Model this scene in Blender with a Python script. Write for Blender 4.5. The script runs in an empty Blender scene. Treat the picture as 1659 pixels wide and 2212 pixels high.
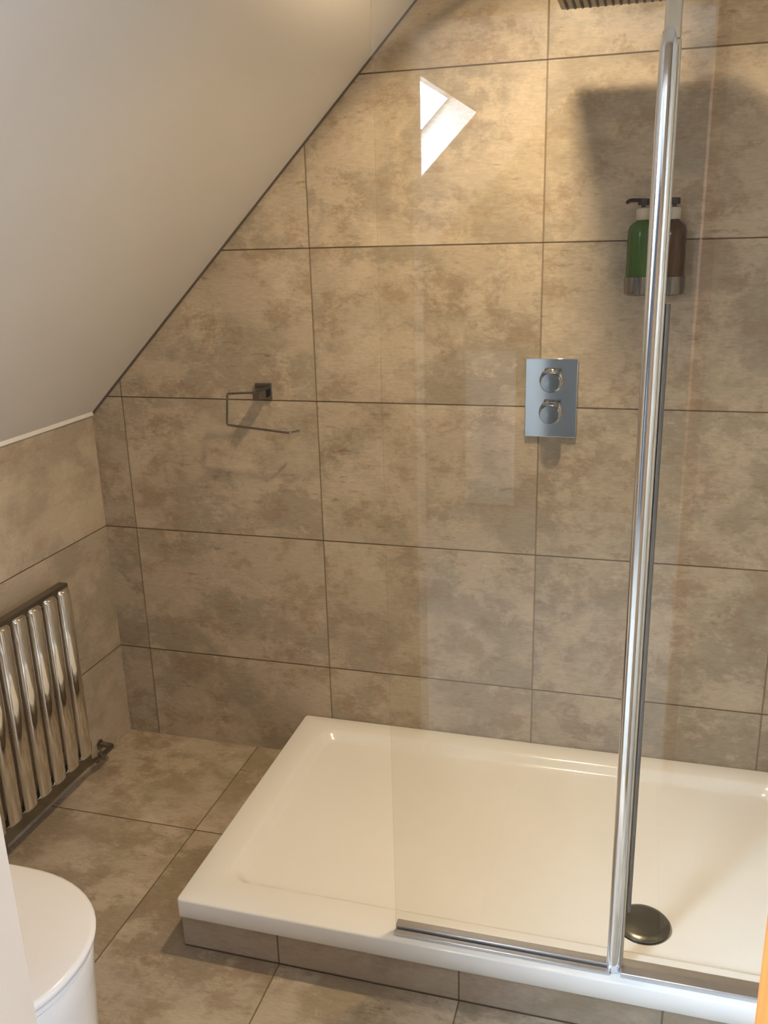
import bpy, bmesh, math, random
from mathutils import Vector, Matrix
random.seed(4)
PI = math.pi
sc = bpy.context.scene
col = sc.collection

# ------------------------------------------------------------------ camera
cam_d = bpy.data.cameras.new('camera')
cam = bpy.data.objects.new('camera', cam_d)
col.objects.link(cam)
cam.location = (1.5527, -2.2810, 1.5349)
cam.rotation_euler = (1.2711, 0.0264, 0.2757)
cam_d.sensor_fit = 'HORIZONTAL'
cam_d.sensor_width = 36.0
cam_d.lens = 36.0 * 1943.4 / 1659.0
cam_d.clip_start = 0.02
sc.camera = cam

# ------------------------------------------------------------------ view, world, lights
sc.view_settings.view_transform = 'Standard'
sc.view_settings.look = 'None'
sc.view_settings.gamma = 1.0
sc.view_settings.use_curve_mapping = False
sc.view_settings.exposure = 0.30

world = bpy.data.worlds.new('sky')
sc.world = world
world.use_nodes = True
wn = world.node_tree
wn.nodes['Background'].inputs['Color'].default_value = (0.72, 0.86, 1.0, 1)
wn.nodes['Background'].inputs['Strength'].default_value = 26.0

LAMP = (1.33, -0.52, 2.190)          # recessed downlight over the shower
def lamp(name, kind, loc, energy, color, rot=(0, 0, 0), **kw):
    d = bpy.data.lights.new(name, kind)
    d.energy = energy
    d.color = color
    for k, v in kw.items():
        setattr(d, k, v)
    o = bpy.data.objects.new(name, d)
    col.objects.link(o)
    o.location = loc
    o.rotation_euler = rot
    return o
lamp('downlight_beam', 'SPOT', LAMP, 62, (1.0, 0.76, 0.45), spot_size=math.radians(168), spot_blend=0.9, shadow_soft_size=0.036)
# daylight falling through the rooflight of the landing (slope normal points down and to the right)
SKY_X0, SKY_X1, SKY_Y0, SKY_Y1 = 0.30, 0.905, -2.90, -1.80
n_in = Vector((1, 0, -1)).normalized()
sky_c = Vector(((SKY_X0 + SKY_X1) / 2, (SKY_Y0 + SKY_Y1) / 2, (SKY_X0 + SKY_X1) / 2 + 1.053))
day = lamp('rooflight_daylight', 'AREA', sky_c - n_in * 0.11, 88, (0.62, 0.79, 1.0),
           shape='RECTANGLE', size=0.78, size_y=1.04)
day.rotation_euler = Matrix((Vector((1, 0, 1)).normalized(), Vector((0, 1, 0)), -n_in)).transposed().to_euler()

# ------------------------------------------------------------------ material helpers
def M(name):
    m = bpy.data.materials.new(name)
    m.use_nodes = True
    return m, m.node_tree.nodes, m.node_tree.links, m.node_tree.nodes['Principled BSDF']

def simple(name, c, rough=0.4, metal=0.0, spec=0.5, noise=0.0, scale=12, coat=0.0, trans=0.0):
    m, N, L, b = M(name)
    b.inputs['Base Color'].default_value = (*c, 1)
    b.inputs['Roughness'].default_value = rough
    b.inputs['Metallic'].default_value = metal
    b.inputs['Specular IOR Level'].default_value = spec
    b.inputs['Coat Weight'].default_value = coat
    b.inputs['Transmission Weight'].default_value = trans
    if noise:
        tc = N.new('ShaderNodeTexCoord'); nz = N.new('ShaderNodeTexNoise')
        nz.inputs['Scale'].default_value = scale
        L.new(tc.outputs['Object'], nz.inputs['Vector'])
        r = N.new('ShaderNodeMapRange')
        r.inputs['To Min'].default_value = 1 - noise; r.inputs['To Max'].default_value = 1 + noise
        L.new(nz.outputs['Fac'], r.inputs['Value'])
        mx = N.new('ShaderNodeVectorMath'); mx.operation = 'SCALE'
        mx.inputs[0].default_value = c
        L.new(r.outputs['Result'], mx.inputs['Scale'])
        L.new(mx.outputs['Vector'], b.inputs['Base Color'])
    return m

def tile_mat(name, ua, va, u0, uw, v0, vh, gu, gv, seed, ca, cb, cc, strength=1.0, gcol=(0.10, 0.068, 0.04), gcol2=None, rough=0.33, umin=-9.0):
    """beige stone-look porcelain; ua / va name the object axes running along and up the tiles"""
    m, N, L, b = M(name)
    tc = N.new('ShaderNodeTexCoord'); sp = N.new('ShaderNodeSeparateXYZ')
    L.new(tc.outputs['Object'], sp.inputs[0])
    def math_(op, a, bb=None, clamp=False):
        n = N.new('ShaderNodeMath'); n.operation = op; n.use_clamp = clamp
        for i, x in enumerate((a, bb)):
            if x is None: continue
            if isinstance(x, (int, float)): n.inputs[i].default_value = x
            else: L.new(x, n.inputs[i])
        return n.outputs[0]
    u, v = sp.outputs[ua], sp.outputs[va]
    un = math_('DIVIDE', math_('SUBTRACT', math_('MAXIMUM', u, umin), u0), uw)
    vn = math_('DIVIDE', math_('SUBTRACT', v, v0), vh)
    uf, vf = math_('FLOOR', un), math_('FLOOR', vn)
    fu, fv = math_('FRACT', un), math_('FRACT', vn)
    du = math_('MULTIPLY', math_('MINIMUM', fu, math_('SUBTRACT', 1.0, fu)), uw)
    dv = math_('MULTIPLY', math_('MINIMUM', fv, math_('SUBTRACT', 1.0, fv)), vh)
    def edge(d, g):
        r = N.new('ShaderNodeMapRange'); r.interpolation_type = 'SMOOTHSTEP'
        r.inputs['From Min'].default_value = g * 0.6; r.inputs['From Max'].default_value = g * 1.25
        r.inputs['To Min'].default_value = 1; r.inputs['To Max'].default_value = 0
        L.new(d, r.inputs['Value']); return r.outputs['Result']
    mu, mv = edge(du, gu), edge(dv, gv)
    idv = N.new('ShaderNodeCombineXYZ'); L.new(uf, idv.inputs[0]); L.new(vf, idv.inputs[1]); idv.inputs[2].default_value = seed
    wn_ = N.new('ShaderNodeTexWhiteNoise'); L.new(idv.outputs[0], wn_.inputs['Vector'])
    # pattern space: u, v, plus an offset of its own for every tile
    pv = N.new('ShaderNodeCombineXYZ'); L.new(u, pv.inputs[0]); L.new(v, pv.inputs[1])
    off = N.new('ShaderNodeVectorMath'); off.operation = 'MULTIPLY_ADD'
    L.new(wn_.outputs['Color'], off.inputs[0]); off.inputs[1].default_value = (7.3, 5.1, 9.7)
    L.new(pv.outputs[0], off.inputs[2])
    def noise(scale, stretch=(1, 1, 1), detail=5, rough_=0.6, dist=0.0):
        mp = N.new('ShaderNodeVectorMath'); mp.operation = 'MULTIPLY'
        L.new(off.outputs[0], mp.inputs[0]); mp.inputs[1].default_value = stretch
        n = N.new('ShaderNodeTexNoise')
        n.inputs['Scale'].default_value = scale; n.inputs['Detail'].default_value = detail
        n.inputs['Roughness'].default_value = rough_; n.inputs['Distortion'].default_value = dist
        L.new(mp.outputs[0], n.inputs['Vector']); return n.outputs['Fac']
    def rng(x, a, bb, c, d):
        r = N.new('ShaderNodeMapRange'); r.interpolation_type = 'SMOOTHSTEP'
        for k, val in zip(('From Min', 'From Max', 'To Min', 'To Max'), (a, bb, c, d)): r.inputs[k].default_value = val
        L.new(x, r.inputs['Value']); return r.outputs['Result']
    def mix(f, A, B, mode='MIX'):
        n = N.new('ShaderNodeMix'); n.data_type = 'RGBA'; n.blend_type = mode
        for s, x in ((0, f), (6, A), (7, B)):
            if isinstance(x, (int, float)): n.inputs[s].default_value = x
            elif isinstance(x, tuple): n.inputs[s].default_value = (*x, 1)
            else: L.new(x, n.inputs[s])
        return n.outputs[2]
    big = noise(3.6, (1, 1.2, 1), 7, 0.62, 0.15)
    mid = noise(8, (1, 1.3, 1), 9, 0.76, 0.0)
    str_ = noise(13, (1, 4.5, 1), 8, 0.76, 0.0)
    fine = noise(46, (1, 3.6, 1), 5, 0.7)
    c = mix(rng(big, 0.44, 0.57, 0, 1), ca, cb)
    c = mix(math_('MULTIPLY', rng(mid, 0.49, 0.60, 0, 1), 0.62 * strength), c, cc)
    c = mix(math_('MULTIPLY', rng(noise(5.0, (1, 1.2, 1), 9, 0.78, 0.1), 0.50, 0.60, 0, 1), 0.60 * strength), c, tuple(min(1, x * 1.25) for x in ca))
    dk = math_('MULTIPLY', rng(str_, 0.56, 0.68, 0, 1), rng(noise(4.2, (1, 1, 1), 6, 0.7, 0.1), 0.47, 0.58, 0, 1))
    c = mix(math_('MULTIPLY', dk, 0.62 * strength), c, tuple(x * 0.45 for x in cc))
    val = N.new('ShaderNodeMix'); val.data_type = 'RGBA'; val.blend_type = 'MULTIPLY'; val.inputs[0].default_value = 1
    L.new(c, val.inputs[6])
    tone = math_('ADD', rng(wn_.outputs['Value'], 0, 1, 0.93, 1.05), rng(fine, 0.3, 0.7, -0.09 * strength, 0.09 * strength))
    cmb = N.new('ShaderNodeCombineXYZ')
    for i in range(3): L.new(tone, cmb.inputs[i])
    L.new(cmb.outputs[0], val.inputs[7])
    c = val.outputs[2]
    c = mix(math_('MULTIPLY', mu, 0.75), c, gcol2 or gcol)
    c = mix(math_('MULTIPLY', mv, 0.95), c, gcol)
    L.new(c, b.inputs['Base Color'])
    gm = math_('MAXIMUM', mu, mv)
    L.new(rng(gm, 0, 1, rough, 0.9), b.inputs['Roughness'])
    b.inputs['Specular IOR Level'].default_value = 0.35
    bp = N.new('ShaderNodeBump'); bp.inputs['Distance'].default_value = 0.002; bp.inputs['Strength'].default_value = 0.5
    hgt = math_('ADD', math_('SUBTRACT', 1.0, gm), math_('MULTIPLY', mid, 0.12))
    L.new(hgt, bp.inputs['Height']); L.new(bp.outputs['Normal'], b.inputs['Normal'])
    return m

TA, TB, TC = (0.50, 0.425, 0.330), (0.385, 0.330, 0.258), (0.34, 0.250, 0.172)
mt_back = tile_mat('stone_tile_back', 0, 2, 0.7051, 0.6, 0.3048, 0.4, 0.0022, 0.0018, 3.0, TA, TB, TC, gcol2=(0.2, 0.15, 0.10))
mt_side = tile_mat('stone_tile_side', 1, 2, -0.62, 1.2, 0.3048, 0.4, 0.0015, 0.0016, 11.0, TA, TB, TC, strength=0.55)
mt_floor = tile_mat('stone_tile_floor', 0, 1, 0.4514, 0.403, -0.4274, 0.8, 0.0018, 0.0018, 21.0, TA, (0.36, 0.295, 0.215), TC, umin=0.25)
mt_plinth = tile_mat('stone_tile_plinth', 0, 2, 0.4514, 0.403, 0.0, 3.0, 0.002, 0.005, 33.0, (0.40, 0.335, 0.265), (0.33, 0.275, 0.21), TC, strength=0.6)  # dark joint at the foot also draws the shadow line along the floor
m_paint = simple('matt_wall_paint', (0.73, 0.70, 0.66), 0.85, spec=0.2, noise=0.02, scale=3)
m_white = simple('white_satin_paint', (0.84, 0.81, 0.77), 0.5, noise=0.015, scale=5)
m_land = simple('darkened_landing_paint', (0.095, 0.09, 0.085), 0.9, spec=0.1, noise=0.02, scale=3)  # walls darkened in colour to keep their reflection in the glass low
m_jamb = simple('doorway_paint', (0.66, 0.575, 0.475), 0.6, noise=0.015, scale=4)
m_cup = simple('reflection_panel_paint', (0.42, 0.42, 0.42), 0.6, noise=0.02, scale=5)  # for the added panel that shows pale in the reflections
m_carpet = simple('landing_carpet', (0.30, 0.27, 0.23), 1.0, spec=0.0, noise=0.2, scale=200)
m_tray = simple('white_acrylic', (0.92, 0.92, 0.905), 0.16, coat=0.3, noise=0.008, scale=4)
m_cer = simple('white_ceramic', (0.88, 0.87, 0.86), 0.12, coat=0.5, noise=0.005, scale=4)
m_lid = simple('white_toilet_plastic', (0.92, 0.91, 0.92), 0.25, noise=0.005, scale=4)
m_chrome = simple('polished_chrome', (0.78, 0.80, 0.83), 0.07, metal=1.0, noise=0.02, scale=30)
m_chromed = simple('chrome_dark_reflection', (0.26, 0.25, 0.235), 0.16, metal=1.0, noise=0.05, scale=30)  # plain chrome; the dark surroundings it mirrors are put into the colour
m_knob = simple('knob_chrome', (0.50, 0.51, 0.52), 0.08, metal=1.0, noise=0.02, scale=30)
m_post = simple('bright_post_chrome', (0.86, 0.89, 0.94), 0.10, metal=1.0, noise=0.02, scale=30)
m_bar = simple('radiator_chrome', (0.78, 0.77, 0.75), 0.08, metal=1.0, noise=0.03, scale=20)
m_drain = simple('tarnished_drain_metal', (0.17, 0.17, 0.145), 0.25, metal=1.0, noise=0.08, scale=40)
m_alu = simple('brushed_aluminium', (0.66, 0.66, 0.68), 0.36, metal=1.0, noise=0.05, scale=60)
m_head = simple('brushed_shower_metal', (0.30, 0.28, 0.25), 0.45, metal=0.7, noise=0.05, scale=60)
m_rubber = simple('grey_rubber', (0.13, 0.11, 0.09), 0.6, noise=0.1, scale=60)
m_seal = simple('clear_vinyl_seal', (0.42, 0.34, 0.24), 0.3, noise=0.03, scale=20)
m_black = simple('dark_brown_plastic', (0.030, 0.018, 0.014), 0.3, noise=0.1, scale=40)
m_collar = simple('translucent_collar', (0.55, 0.52, 0.44), 0.35, noise=0.03, scale=40)
m_green = simple('green_soap_bottle', (0.055, 0.140, 0.004), 0.14, noise=0.15, scale=25, spec=0.35, trans=0.2)
m_amber = simple('amber_soap_bottle', (0.105, 0.045, 0.008), 0.14, noise=0.15, scale=25, spec=0.35, trans=0.2)
m_dark = simple('dark_void', (0.02, 0.018, 0.015), 0.8, noise=0.1)

def glass_mat(name, tint=(0.975, 0.98, 0.97), boost=1.0):
    m, N, L, b = M(name)
    N.remove(b)
    out = [n for n in N if n.type == 'OUTPUT_MATERIAL'][0]
    t = N.new('ShaderNodeBsdfTransparent'); t.inputs[0].default_value = (*tint, 1)
    g = N.new('ShaderNodeBsdfGlossy'); g.inputs['Roughness'].default_value = 0.0
    f = N.new('ShaderNodeLayerWeight'); f.inputs['Blend'].default_value = 0.5
    q = N.new('ShaderNodeMath'); q.operation = 'POWER'; q.inputs[1].default_value = 5.0
    L.new(f.outputs['Facing'], q.inputs[0])
    k = N.new('ShaderNodeMath'); k.operation = 'MULTIPLY_ADD'; k.use_clamp = True     # Schlick: f0 + (1 - f0) * (1 - cos)^5
    k.inputs[1].default_value = 0.957; k.inputs[2].default_value = 0.043 * boost
    L.new(q.outputs[0], k.inputs[0])
    mx = N.new('ShaderNodeMixShader')
    L.new(k.outputs[0], mx.inputs[0]); L.new(t.outputs[0], mx.inputs[1]); L.new(g.outputs[0], mx.inputs[2])
    L.new(mx.outputs[0], out.inputs['Surface'])
    return m
m_glass = glass_mat('shower_glass', (0.985, 0.985, 0.975))

def oak_mat():
    m, N, L, b = M('oak_wood')
    tc = N.new('ShaderNodeTexCoord'); mp = N.new('ShaderNodeMapping')
    mp.inputs['Scale'].default_value = (14, 14, 0.9)
    L.new(tc.outputs['Object'], mp.inputs[0])
    n = N.new('ShaderNodeTexNoise'); n.inputs['Scale'].default_value = 4; n.inputs['Detail'].default_value = 6
    n.inputs['Distortion'].default_value = 0.8
    L.new(mp.outputs[0], n.inputs['Vector'])
    cr = N.new('ShaderNodeValToRGB')
    cr.color_ramp.elements[0].color = (0.30, 0.085, 0.012, 1); cr.color_ramp.elements[0].position = 0.3
    cr.color_ramp.elements[1].color = (0.46, 0.155, 0.028, 1); cr.color_ramp.elements[1].position = 0.7
    L.new(n.outputs['Fac'], cr.inputs[0]); L.new(cr.outputs[0], b.inputs['Base Color'])
    b.inputs['Roughness'].default_value = 0.4
    return m
m_oak = oak_mat()

def emit_mat(name, c, s):
    m, N, L, b = M(name)
    b.inputs['Base Color'].default_value = (*c, 1)
    b.inputs['Emission Color'].default_value = (*c, 1)
    b.inputs['Emission Strength'].default_value = s
    return m
m_lens = emit_mat('lit_lamp_lens', (1.0, 0.72, 0.42), 30.0)

# ------------------------------------------------------------------ mesh helpers
def build(name, bm, mat, parent=None, smooth=True, bevel=0.0, bseg=2, angle=35):
    bmesh.ops.recalc_face_normals(bm, faces=bm.faces)
    me = bpy.data.meshes.new(name)
    bm.to_mesh(me); bm.free()
    me.materials.append(mat)
    o = bpy.data.objects.new(name, me)
    col.objects.link(o)
    if smooth:
        me.polygons.foreach_set('use_smooth', [True] * len(me.polygons))
        try: me.set_sharp_from_angle(angle=math.radians(angle))
        except Exception: pass
    if bevel:
        md = o.modifiers.new('bevel', 'BEVEL'); md.width = bevel; md.segments = bseg; md.limit_method = 'ANGLE'
        md.harden_normals = False
    if parent is not None:
        o.parent = parent
        o.matrix_parent_inverse = Matrix.Translation(parent.location).inverted() if parent.rotation_euler == parent.rotation_euler.__class__() else parent.matrix_basis.inverted()
    return o

def box(bm, a, b):
    x0, y0, z0 = a; x1, y1, z1 = b
    v = [bm.verts.new(p) for p in ((x0,y0,z0),(x1,y0,z0),(x1,y1,z0),(x0,y1,z0),(x0,y0,z1),(x1,y0,z1),(x1,y1,z1),(x0,y1,z1))]
    for f in ((0,1,2,3),(4,5,6,7),(0,1,5,4),(1,2,6,5),(2,3,7,6),(3,0,4,7)):
        bm.faces.new([v[i] for i in f])

def loft(bm, rings, cap=True, closed=True):
    vs = [[bm.verts.new(p) for p in r] for r in rings]
    n = len(vs[0])
    for a, b in zip(vs, vs[1:]):
        for i in range(n if closed else n - 1):
            j = (i + 1) % n
            bm.faces.new((a[i], a[j], b[j], b[i]))
    if cap:
        bm.faces.new(vs[0]); bm.faces.new(vs[-1])
    return vs

def frame_of(t):
    t = t.normalized()
    up = Vector((0, 0, 1)) if abs(t.z) < 0.9 else Vector((1, 0, 0))
    a = t.cross(up).normalized(); b = a.cross(t)
    return a, b

def tube(bm, pts, r, n=12, prof=None):
    """swept tube through pts; r may be a list; prof gives (a,b) multipliers"""
    pts = [Vector(p) for p in pts]
    rings = []
    pa = None
    for i, p in enumerate(pts):
        t = (pts[min(i + 1, len(pts) - 1)] - pts[max(i - 1, 0)])
        a, b = frame_of(t)
        if pa is not None:
            a = (pa - t.normalized() * pa.dot(t.normalized())).normalized(); b = a.cross(t.normalized())
        pa = a
        rr = r[i] if isinstance(r, (list, tuple)) else r
        ka, kb = prof or (1, 1)
        rings.append([p + a * rr * ka * math.cos(2*PI*k/n) + b * rr * kb * math.sin(2*PI*k/n) for k in range(n)])
    loft(bm, rings)

def bend(pts, rad=0.008, seg=5):
    """round the corners of a polyline"""
    pts = [Vector(p) for p in pts]; out = [pts[0]]
    for a, b, c in zip(pts, pts[1:], pts[2:]):
        u = (a - b); v = (c - b)
        r = min(rad, u.length * 0.45, v.length * 0.45)
        p0 = b + u.normalized() * r; p1 = b + v.normalized() * r
        for k in range(seg + 1):
            t = k / seg
            out.append(p0 * (1-t)**2 + b * 2*t*(1-t) + p1 * t*t)
    out.append(pts[-1])
    return out

def lathe(bm, prof, c, axis='z', n=40):
    """prof: list of (radius, height)"""
    c = Vector(c); rings = []
    for r, h in prof:
        ring = []
        for k in range(n):
            a = 2*PI*k/n
            if axis == 'z': ring.append(c + Vector((r*math.cos(a), r*math.sin(a), h)))
            elif axis == '-y': ring.append(c + Vector((r*math.cos(a), -h, r*math.sin(a))))
            else: ring.append(c + Vector((h, r*math.cos(a), r*math.sin(a))))
        rings.append(ring)
    loft(bm, rings)

def rrect(x0, x1, y0, y1, r, z, n=10):
    pts = []
    for cx, cy, a0 in ((x1-r, y1-r, 0), (x0+r, y1-r, 90), (x0+r, y0+r, 180), (x1-r, y0+r, 270)):
        for k in range(n + 1):
            a = math.radians(a0 + 90*k/n)
            pts.append(Vector((cx + r*math.cos(a), cy + r*math.sin(a), z)))
    return pts

def struct(o):
    o['kind'] = 'structure'; return o

def empty(name, loc, label, cat, group=None):
    o = bpy.data.objects.new(name, None); col.objects.link(o)
    o.location = loc; o.empty_display_size = 0.05
    tag(o, label, cat, group); return o

def tag(o, label, cat, group=None):
    o['label'] = label; o['category'] = cat
    if group: o['group'] = group
    return o

def box_obj(name, a, b, mat, parent=None, bevel=0.0, bseg=2):
    bm = bmesh.new(); box(bm, a, b)
    return build(name, bm, mat, parent, smooth=bevel > 0, bevel=bevel, bseg=bseg)

# ------------------------------------------------------------------ room shell
RX = 2.03         # right wall
FY = -1.655       # inner face of the door wall
BY = -4.3         # far wall of the landing
CZ = 2.20         # flat ceiling
KZ = 1.053        # height of the knee wall, where the slope starts
XC = CZ - KZ
struct(box_obj('floor', (-0.1, FY - 0.05, -0.1), (RX + 0.1, 0.1, 0.0), mt_floor))
struct(box_obj('floor_landing', (-0.1, BY - 0.1, -0.1), (3.3, FY - 0.05, -0.002), m_carpet))
struct(box_obj('wall_back', (-0.1, 0.0, 0.0), (RX + 0.1, 0.1, 2.45), mt_back))
struct(box_obj('wall_left', (-0.1, BY, 0.0), (0.0, 0.0, KZ + 0.06), mt_side))
struct(box_obj('wall_right', (RX, FY, 0.0), (RX + 0.1, 0.0, 2.45), mt_side))
# door wall with the opening the camera looks through
DX0, DX1, DZ = 0.965, 1.70, 2.02
bm = bmesh.new()
box(bm, (0.0, FY - 0.10, 0), (DX0, FY, 2.45))
box(bm, (DX1, FY - 0.10, 0), (3.3, FY, 2.45))
box(bm, (DX0, FY - 0.10, DZ), (DX1, FY, 2.45))
struct(build('wall_front', bm, m_jamb, smooth=False))
struct(box_obj('wall_landing_back', (-0.1, BY - 0.1, 0), (3.3, BY, 2.45), m_land))
struct(box_obj('wall_landing_right', (3.2, BY, 0), (3.3, FY - 0.1, 2.45), m_land))

# sloping ceiling with the rooflight opening, then the flat part
bm = bmesh.new()
def S(x, y, d=0.0):
    p = Vector((x, y, x + KZ)) - n_in * d
    return bm.verts.new(p)
xs = [-0.06, SKY_X0, SKY_X1, XC + 0.0]; ys = [BY - 0.05, SKY_Y0, SKY_Y1, 0.05]
T = 0.13
g = [[S(x, y) for y in ys] for x in xs]
for i in range(3):
    for j in range(3):
        if (i, j) == (1, 1): continue
        bm.faces.new((g[i][j], g[i+1][j], g[i+1][j+1], g[i][j+1]))
top = [S(SKY_X0, SKY_Y0, T), S(SKY_X1, SKY_Y0, T), S(SKY_X1, SKY_Y1, T), S(SKY_X0, SKY_Y1, T)]
bot = [g[1][1], g[2][1], g[2][2], g[1][2]]
for k in range(4):
    bm.faces.new((bot[k], bot[(k+1) % 4], top[(k+1) % 4], top[k]))
f0 = [g[3][j] for j in (0, 3)]
r0 = bm.verts.new((3.3, BY - 0.05, CZ)); r1 = bm.verts.new((3.3, 0.05, CZ))
bm.faces.new((g[3][0], r0, r1, g[3][3], g[3][2], g[3][1]))
struct(build('ceiling', bm, m_paint, smooth=False))

# rooflight: frame, mid rail, panes
def slope_box(bm, x0, x1, y0, y1, d0, d1):
    vs = []
    for d in (d0, d1):
        for x, y in ((x0, y0), (x1, y0), (x1, y1), (x0, y1)):
            vs.append(bm.verts.new(Vector((x, y, x + KZ)) - n_in * d))
    for f in ((0,1,2,3),(4,5,6,7),(0,1,5,4),(1,2,6,5),(2,3,7,6),(3,0,4,7)):
        bm.faces.new([vs[i] for i in f])
bm = bmesh.new()
w = 0.03
slope_box(bm, SKY_X0, SKY_X0 + w, SKY_Y0, SKY_Y1, T - 0.005, T + 0.05)
slope_box(bm, SKY_X1 - 0.012, SKY_X1, SKY_Y0, SKY_Y1, T - 0.005, T + 0.05)
slope_box(bm, SKY_X0, SKY_X1, SKY_Y0, SKY_Y0 + 0.015, T - 0.005, T + 0.05)
slope_box(bm, SKY_X0, SKY_X1, SKY_Y1 - w, SKY_Y1, T - 0.005, T + 0.05)
slope_box(bm, SKY_X0, SKY_X1, -2.69, -2.675, T - 0.005, T + 0.05)
win = struct(build('window_1', bm, m_white, smooth=False))
bm = bmesh.new()
slope_box(bm, SKY_X0, SKY_X1, SKY_Y0, SKY_Y1, T + 0.02, T + 0.026)
build('window_pane', bm, m_glass, win, smooth=False)

# made-up window on the landing's right, added to send daylight through the doorway
wl = lamp('added_side_daylight', 'AREA', (3.17, -3.0, 1.35), 44, (0.64, 0.79, 1.0), rot=(0, PI/2, 0), shape='RECTANGLE', size=1.1, size_y=1.2)
bm = bmesh.new()
box(bm, (3.15, -3.66, 0.74), (3.2, -3.60, 1.96)); box(bm, (3.15, -2.40, 0.74), (3.2, -2.34, 1.96))
box(bm, (3.15, -3.60, 0.74), (3.2, -2.40, 0.80)); box(bm, (3.15, -3.60, 1.90), (3.2, -2.40, 1.96))
struct(build('made_up_window', bm, m_white, smooth=False))

# trims
struct(box_obj('trim_1', (-0.01, FY, KZ - 0.006), (0.007, -0.001, KZ + 0.016), m_white, bevel=0.002))
bm = bmesh.new()
tube(bm, [(0.004, -0.003, KZ), (XC, -0.003, CZ)], 0.0035, 8)
struct(build('trim_2', bm, m_rubber))
struct(box_obj('door_frame', (DX0 - 0.0, FY - 0.10, 0.0), (DX0 + 0.001, FY + 0.0, DZ), m_jamb))
# made-up low cupboard door on the landing, added as a pale shape for reflections
bm = bmesh.new()
box(bm, (0.60, BY, 0.02), (0.88, BY + 0.02, 0.90))
for z0, z1 in ((0.10, 0.44), (0.50, 0.84)):
    box(bm, (0.65, BY + 0.018, z0), (0.83, BY + 0.026, z1))
struct(build('made_up_cupboard_door', bm, m_cup, smooth=False, bevel=0.003))

# oak lining on the right side of the doorway
struct(box_obj('door_1', (1.6705, -1.765, 0.001), (1.7005, -1.645, 2.02), m_oak, bevel=0.002))

# ------------------------------------------------------------------ shower tray on its tiled plinth
TX0, TX1, TY0, TY1, TZ = 0.622, RX - 0.002, -0.826, -0.002, 0.1377
pl = box_obj('tiled_plinth', (0.6245, -0.812, 0.0), (RX, -0.001, TZ - 0.0495), mt_plinth)
tag(pl, 'low plinth faced in grey beige stone tiles under the white shower tray', 'plinth')
bm = bmesh.new()
bx0, bx1, by0, by1 = 0.693, TX1 - 0.06, -0.742, -0.060
rings = []
for ins, z in ((0.004, TZ - 0.049), (0.0, TZ - 0.045), (0.0, TZ - 0.004), (0.0012, TZ - 0.0012), (0.004, TZ)):
    rings.append(rrect(TX0 + ins, TX1 - ins, TY0 + ins, TY1 - ins, 0.010, z))
for k in range(9):
    t = k / 8; s = t * t * (3 - 2 * t)
    rings.append(rrect(bx0 + 0.034*t, bx1 - 0.034*t, by0 + 0.034*t, by1 - 0.034*t, 0.055 - 0.015*t, TZ - 0.0005 - 0.024*s))
for k in range(1, 6):
    t = k / 6
    cx, cy = 1.619, -0.625
    base = rrect(bx0 + 0.034, bx1 - 0.034, by0 + 0.034, by1 - 0.034, 0.04, 0)
    rings.append([Vector((p.x + (cx - p.x)*t, p.y + (cy - p.y)*t, TZ - 0.0245 - 0.004*t)) for p in base])
rings[-1] = [Vector((p.x, p.y, TZ - 0.0285)) for p in rings[-1]]
loft(bm, rings)
tray = build('shower_tray', bm, m_tray, angle=50)
tag(tray, 'low white rectangular shower tray with shallow rounded basin', 'shower tray')

dz = TZ - 0.0285
dc = (1.619, -0.625)
dr = empty('shower_drain', (dc[0], dc[1], dz), 'round dark metal waste cover set in the white shower tray', 'drain')
bm = bmesh.new()
lathe(bm, [(0.0005, 0.0135), (0.02, 0.0132), (0.042, 0.0115), (0.053, 0.0085), (0.0565, 0.0055), (0.0565, 0.0035), (0.054, 0.003), (0.001, 0.003)], (dc[0], dc[1], dz + 0.002), n=56)
build('cover', bm, m_drain, dr)
bm = bmesh.new()
lathe(bm, [(0.060, 0.0), (0.060, 0.0018), (0.057, 0.0024), (0.046, 0.0024), (0.044, 0.0)], (dc[0], dc[1], dz + 0.001), n=56)
build('flange', bm, m_chrome, dr)

# ------------------------------------------------------------------ glass screen
GY = -0.792
SX0, SXP = 1.120, 1.567
GTOP = 2.10
scn = empty('shower_screen', (SXP, GY, TZ), 'clear frameless glass shower screen in two panels with chrome hinge post', 'shower screen')
box_obj('glass_panel', (SX0, GY - 0.003, TZ + 0.014), (SXP - 0.012, GY + 0.003, GTOP), m_glass, scn)
box_obj('glass_panel', (SXP + 0.012, GY - 0.003, TZ + 0.014), (RX - 0.004, GY + 0.003, GTOP), m_glass, scn)
# hinge post: rounded chrome front tube with a flat spine behind
bm = bmesh.new()
tube(bm, [(SXP - 0.004, GY - 0.004, z) for z in (TZ + 0.002, 0.6, 1.2, 1.78)] + [(SXP - 0.004, GY - 0.002, 1.80), (SXP - 0.004, GY, 1.812)],
     [0.0132, 0.0132, 0.0132, 0.0132, 0.010, 0.003], 32, prof=(0.6, 1.0))
build('hinge_post', bm, m_post, scn)
box_obj('spine', (SXP - 0.012, GY - 0.005, 1.79), (SXP + 0.012, GY + 0.005, GTOP), m_seal, scn, bevel=0.003)
box_obj('seal_strip', (SXP + 0.009, GY - 0.005, TZ + 0.014), (SXP + 0.0135, GY + 0.006, 1.79), m_seal, scn, bevel=0.002)
bm = bmesh.new()
tube(bm, [(SXP + 0.018, GY + 0.004, z) for z in (TZ + 0.14, 0.5, 1.0, 1.42)], 0.0045, 10)
build('post_shadow_line', bm, m_rubber, scn)  # dark strip put in for the shadow line beside the post
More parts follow.
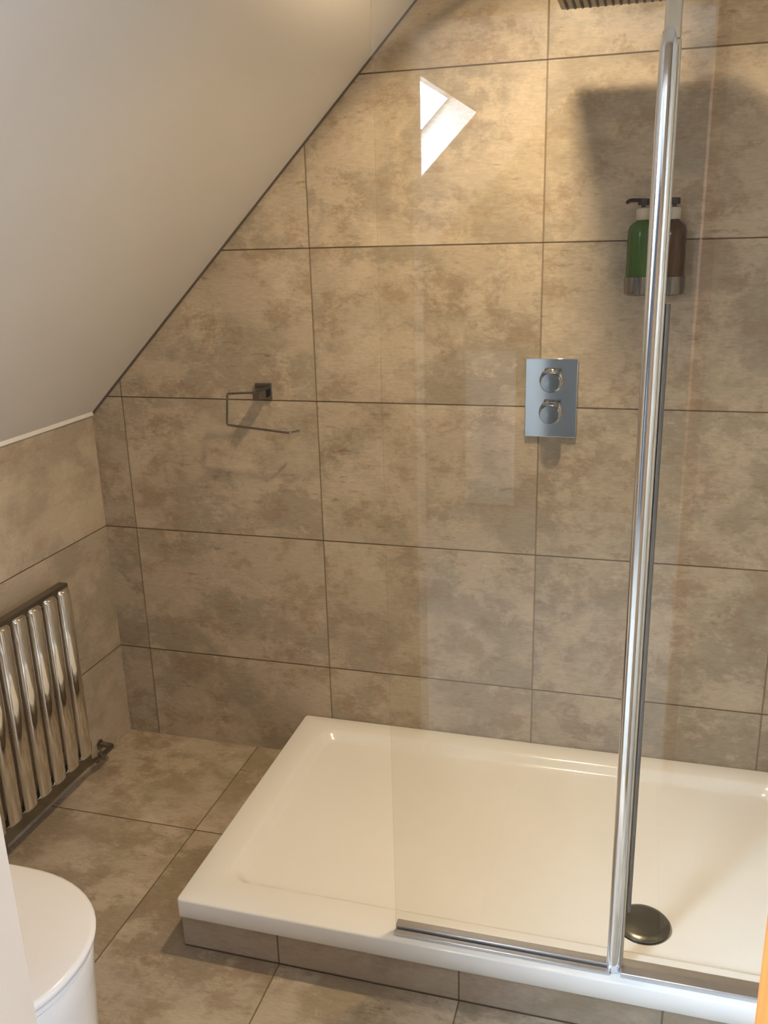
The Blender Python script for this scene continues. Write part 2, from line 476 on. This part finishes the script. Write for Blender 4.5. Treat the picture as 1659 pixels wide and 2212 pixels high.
# bottom rails
bm = bmesh.new()
for y0, y1, h in ((-0.812, -0.800, 0.008), (-0.797, -0.777, 0.014), (-0.774, -0.770, 0.006)):
    box(bm, (SX0, y0, TZ + 0.0005), (SXP - 0.010, y1, TZ + h))
build('bottom_rail', bm, m_alu, scn, bevel=0.0018)
bm = bmesh.new()
for y0, y1, h in ((-0.812, -0.770, 0.012),):
    box(bm, (SXP + 0.010, y0, TZ + 0.0005), (RX - 0.003, y1, TZ + h))
build('bottom_rail', bm, m_alu, scn, bevel=0.0018)
box_obj('wall_channel', (RX - 0.022, GY - 0.009, TZ + 0.012), (RX - 0.001, GY + 0.009, GTOP), m_chrome, scn, bevel=0.002)
# stabiliser bar from the top of the glass to the tiled wall
bm = bmesh.new()
tube(bm, [(1.165, -0.815, 2.080), (1.165, -0.002, 2.080)], 0.010, 16)
lathe(bm, [(0.022, 0), (0.022, 0.006), (0.014, 0.010)], (1.165, -0.001, 2.080), '-y', 24)
build('stabiliser_bar', bm, m_chrome, scn)

# ------------------------------------------------------------------ thermostatic valve
va = empty('shower_valve', (1.335, 0, 1.13), 'chrome rectangular shower control plate with two round knobs', 'shower valve')
box_obj('plate', (1.2705, -0.010, 1.030), (1.3995, -0.0005, 1.229), m_chrome, va, bevel=0.0015)
for zc, r in ((1.175, 0.0245), (1.095, 0.0245)):
    bm = bmesh.new()
    lathe(bm, [(0.030, 0.0), (0.030, 0.006), (0.0275, 0.009), (r, 0.010), (r, 0.041), (r - 0.001, 0.043), (r - 0.002, 0.0445), (0.001, 0.0447)], (1.336, -0.0095, zc), '-y', 48)
    k = build('knob', bm, m_knob, va)
    bm = bmesh.new()
    box(bm, (1.3150, -0.0535, zc + 0.013), (1.3570, -0.030, zc + 0.0250))
    build('grip', bm, m_chromed, k, bevel=0.0015)

# ------------------------------------------------------------------ rain shower head on a ceiling arm
hx0, hx1, hy0, hy1, hz = 1.352, 1.575, -0.420, -0.200, 1.962
hx, hy = (hx0 + hx1) / 2, (hy0 + hy1) / 2
sh = empty('rain_shower_head', (hx, hy, hz), 'square flat overhead rain shower head hanging above the tray', 'shower head')
bm = bmesh.new(); loft(bm, [rrect(hx0, hx1, hy0, hy1, 0.004, hz, 4), rrect(hx0, hx1, hy0, hy1, 0.004, hz + 0.008, 4)])
build('spray_plate', bm, m_head, sh, bevel=0.001)
bm = bmesh.new()
for i in range(14):
    for j in range(14):
        x = hx0 + 0.014 + i * 0.015; y = hy0 + 0.0125 + j * 0.015
        lathe(bm, [(0.0032, 0.0), (0.0028, -0.003), (0.0015, -0.0038)], (x, y, hz + 0.0003), 'z', 8)
o = build('nozzles', bm, m_rubber, sh)
bm = bmesh.new()
lathe(bm, [(0.028, 0.007), (0.028, 0.013), (0.014, 0.022), (0.0115, 0.03), (0.0115, CZ - hz - 0.010), (0.030, CZ - hz - 0.008), (0.030, CZ - hz - 0.001)], (hx, hy, hz), 'z', 32)
build('ceiling_arm', bm, m_chrome, sh)

# ------------------------------------------------------------------ downlight fitting in the ceiling
dl = empty('ceiling_downlight', (LAMP[0], LAMP[1], CZ), 'round recessed warm downlight in the flat ceiling above the shower', 'light')
bm = bmesh.new()
lathe(bm, [(0.030, -0.001), (0.030, -0.006), (0.040, -0.007), (0.044, -0.001)], (LAMP[0], LAMP[1], CZ), 'z', 40)
for f in list(bm.faces):
    if len(f.verts) > 4: bm.faces.remove(f)
build('bezel', bm, m_white, dl)
bm = bmesh.new()
lathe(bm, [(0.029, -0.0012), (0.029, -0.004)], (LAMP[0], LAMP[1], CZ), 'z', 32)
build('lens', bm, m_lens, dl)

# ------------------------------------------------------------------ soap dispensers
hold = empty('soap_dispenser_holder', (1.567, 0, 1.38), 'chrome double holder under the two soap bottles on the tiled wall', 'holder')
YB = -0.046
bxs = (1.534, 1.601)
box_obj('back_plate', (1.508, -0.006, 1.383), (1.627, -0.0005, 1.425), m_chrome, hold, bevel=0.0015)
for x in bxs:
    bm = bmesh.new()
    lathe(bm, [(0.001, 0.0), (0.029, 0.0), (0.0335, 0.003), (0.0345, 0.010), (0.0345, 0.042), (0.0335, 0.0425), (0.0325, 0.042), (0.0325, 0.006), (0.001, 0.005)], (x, YB, 1.383), 'z', 40)
    build('cup', bm, m_chromed, hold)
    box_obj('bracket', (x - 0.010, YB + 0.032, 1.392), (x + 0.010, -0.005, 1.416), m_chrome, hold, bevel=0.001)

def bottle(x, mat, lab):
    z0 = 1.3895
    r = empty('soap_dispenser_bottle', (x, YB, z0), lab, 'soap bottle', 'soap bottles on the shower wall')
    bm = bmesh.new()
    lathe(bm, [(0.001, 0.0), (0.028, 0.0), (0.0312, 0.004), (0.032, 0.012), (0.032, 0.125), (0.0315, 0.136), (0.0285, 0.146), (0.022, 0.153), (0.015, 0.157), (0.0135, 0.160), (0.001, 0.160)], (x, YB, z0), 'z', 48)
    build('bottle_body', bm, mat, r)
    bm = bmesh.new()
    lathe(bm, [(0.001, 0.1605), (0.0145, 0.1605), (0.0155, 0.162), (0.0155, 0.182), (0.0135, 0.186), (0.006, 0.188), (0.001, 0.188)], (x, YB, z0), 'z', 32)
    build('collar', bm, m_collar, r)
    bm = bmesh.new()
    lathe(bm, [(0.0045, 0.187), (0.0045, 0.192), (0.0125, 0.1925), (0.0130, 0.195), (0.0125, 0.206), (0.001, 0.2075)], (x, YB, z0), 'z', 28)
    tube(bm, bend([(x, YB, z0 + 0.2030), (x - 0.030, YB - 0.008, z0 + 0.2035), (x - 0.038, YB - 0.0105, z0 + 0.1975)], 0.005), [0.0045] * 7 + [0.0032], 10)
    build('pump_head', bm, m_black, r)
    return r
bottle(bxs[0], m_green, 'green liquid soap pump bottle, left of the chrome screen post')
bottle(bxs[1], m_amber, 'amber brown pump bottle beside the green one, right of the post')

# ------------------------------------------------------------------ toilet roll holder
rh = empty('toilet_roll_holder', (0.551, 0, 1.13), 'empty chrome toilet roll holder on the back wall tiles', 'toilet roll holder')
box_obj('wall_plate', (0.530, -0.009, 1.108), (0.577, -0.0005, 1.153), m_chromed, rh, bevel=0.001)
box_obj('post', (0.547, -0.066, 1.116), (0.569, -0.008, 1.138), m_chromed, rh, bevel=0.001)
bm = bmesh.new()
pts = bend([(0.562, -0.060, 1.137), (0.470, -0.060, 1.1315), (0.462, -0.060, 1.045), (0.646, -0.060, 1.0285), (0.668, -0.044, 1.032)], 0.006)
tube(bm, pts, 0.0030, 10)
build('rail', bm, m_chromed, rh)

# ------------------------------------------------------------------ towel radiator on the knee wall
ra = empty('towel_radiator', (0.05, -0.6, 0.07), 'chrome towel radiator with wide vertical bars on the low left wall', 'radiator')
yr0, yr1 = -0.93, -0.305
rz0, rz1 = 0.080, 0.642
for z, hh in ((rz0 + 0.015, 0.022), (rz1 - 0.012, 0.013)):
    box_obj('header', (0.036, yr0, z - hh), (0.066, yr1, z + hh), m_chromed, ra, bevel=0.004)
pitch = 0.063
k = 0
y = yr1 - 0.026
while y > yr0 + 0.02:
    bm = bmesh.new()
    prof = []
    for s in range(17):
        a = PI * s / 16
        prof.append((0.060 + 0.020 * math.sin(a)**0.8, 0.0240 * math.cos(a)))
    zz = ((rz0 + 0.028, 0.2), (rz0 + 0.033, 0.75), (rz0 + 0.042, 1.0), (rz1 - 0.020, 1.0), (rz1 - 0.012, 0.75), (rz1 - 0.007, 0.2))
    rings = [[Vector((0.060 + (px - 0.060) * f, y + py, z)) for px, py in prof] for z, f in zz]
    loft(bm, rings)
    build('bar', bm, m_bar, ra, angle=60)
    y -= pitch
for yy in (yr1 - 0.05, yr0 + 0.08):
    for z in (rz0 + 0.06, rz1 - 0.06):
        bm = bmesh.new(); tube(bm, [(0.0005, yy, z), (0.052, yy, z)], 0.008, 12)
        build('wall_bracket', bm, m_chromed, ra)
bm = bmesh.new()
tube(bm, bend([(0.001, -0.175, 0.050), (0.046, -0.175, 0.050), (0.046, -0.262, 0.052)], 0.010), 0.0085, 12)
lathe(bm, [(0.015, 0), (0.015, 0.004), (0.009, 0.007)], (0.0005, -0.175, 0.050), 'x', 20)
vv = build('valve_pipe', bm, m_chromed, ra)
bm = bmesh.new()
lathe(bm, [(0.008, -0.011), (0.011, -0.009), (0.011, 0.009), (0.008, 0.011)], (0.046, -0.235, 0.053), 'z', 20)
tube(bm, [(0.046, -0.255, 0.055), (0.046, -0.330, 0.070), (0.046, -0.335, 0.085)], 0.008, 12)
build('valve_body', bm, m_chromed, ra)

# ------------------------------------------------------------------ toilet
tl = empty('toilet', (0.4, -1.305, 0), 'white back-to-wall toilet with closed lid beside the doorway', 'toilet')
TCY = -1.308
def dshape(xb, xf, hw, z, n=28, rb=0.02):
    """outline seen from above: squared back, elliptical front"""
    pts = []
    L_ = min(hw * 1.22, xf - xb - 0.02); xm = xf - L_
    for k in range(n + 1):
        a = -PI/2 + PI * k / n
        ca, sa = math.cos(a), math.sin(a)
        pts.append(Vector((xm + L_ * abs(ca)**0.9, TCY + hw * (abs(sa)**0.92) * (1 if sa > 0 else -1), z)))
    for k in range(1, 8):
        pts.append(Vector((xm + (xb - xm) * k / 8, TCY + hw, z)))
    for k in range(1, 6):
        pts.append(Vector((xb, TCY + hw * (1 - 2 * k / 6), z)))
    for k in range(1, 8):
        pts.append(Vector((xb + (xm - xb) * k / 8, TCY - hw, z)))
    return pts
bm = bmesh.new()
loft(bm, [dshape(0.03, 0.700, 0.168, 0.0), dshape(0.03, 0.704, 0.170, 0.02), dshape(0.03, 0.712, 0.175, 0.20), dshape(0.03, 0.722, 0.181, 0.34),
          dshape(0.03, 0.726, 0.184, 0.388), dshape(0.032, 0.724, 0.182, 0.394), dshape(0.05, 0.69, 0.15, 0.395)])
build('pan', bm, m_cer, tl, angle=60)
bm = bmesh.new()
loft(bm, [dshape(0.24, 0.724, 0.182, 0.397), dshape(0.238, 0.728, 0.185, 0.399), dshape(0.238, 0.728, 0.185, 0.408), dshape(0.24, 0.724, 0.182, 0.410)])
build('seat', bm, m_lid, tl, angle=60)
bm = bmesh.new()
loft(bm, [dshape(0.232, 0.728, 0.185, 0.4115), dshape(0.228, 0.733, 0.189, 0.4135), dshape(0.228, 0.735, 0.190, 0.424), dshape(0.230, 0.733, 0.188, 0.4285),
          dshape(0.235, 0.727, 0.183, 0.4305), dshape(0.27, 0.66, 0.13, 0.4315), dshape(0.33, 0.55, 0.06, 0.432)])
build('lid', bm, m_lid, tl, angle=60)
box_obj('cistern', (0.0005, TCY - 0.18, 0.396), (0.18, TCY + 0.18, 0.76), m_cer, tl, bevel=0.018, bseg=4)
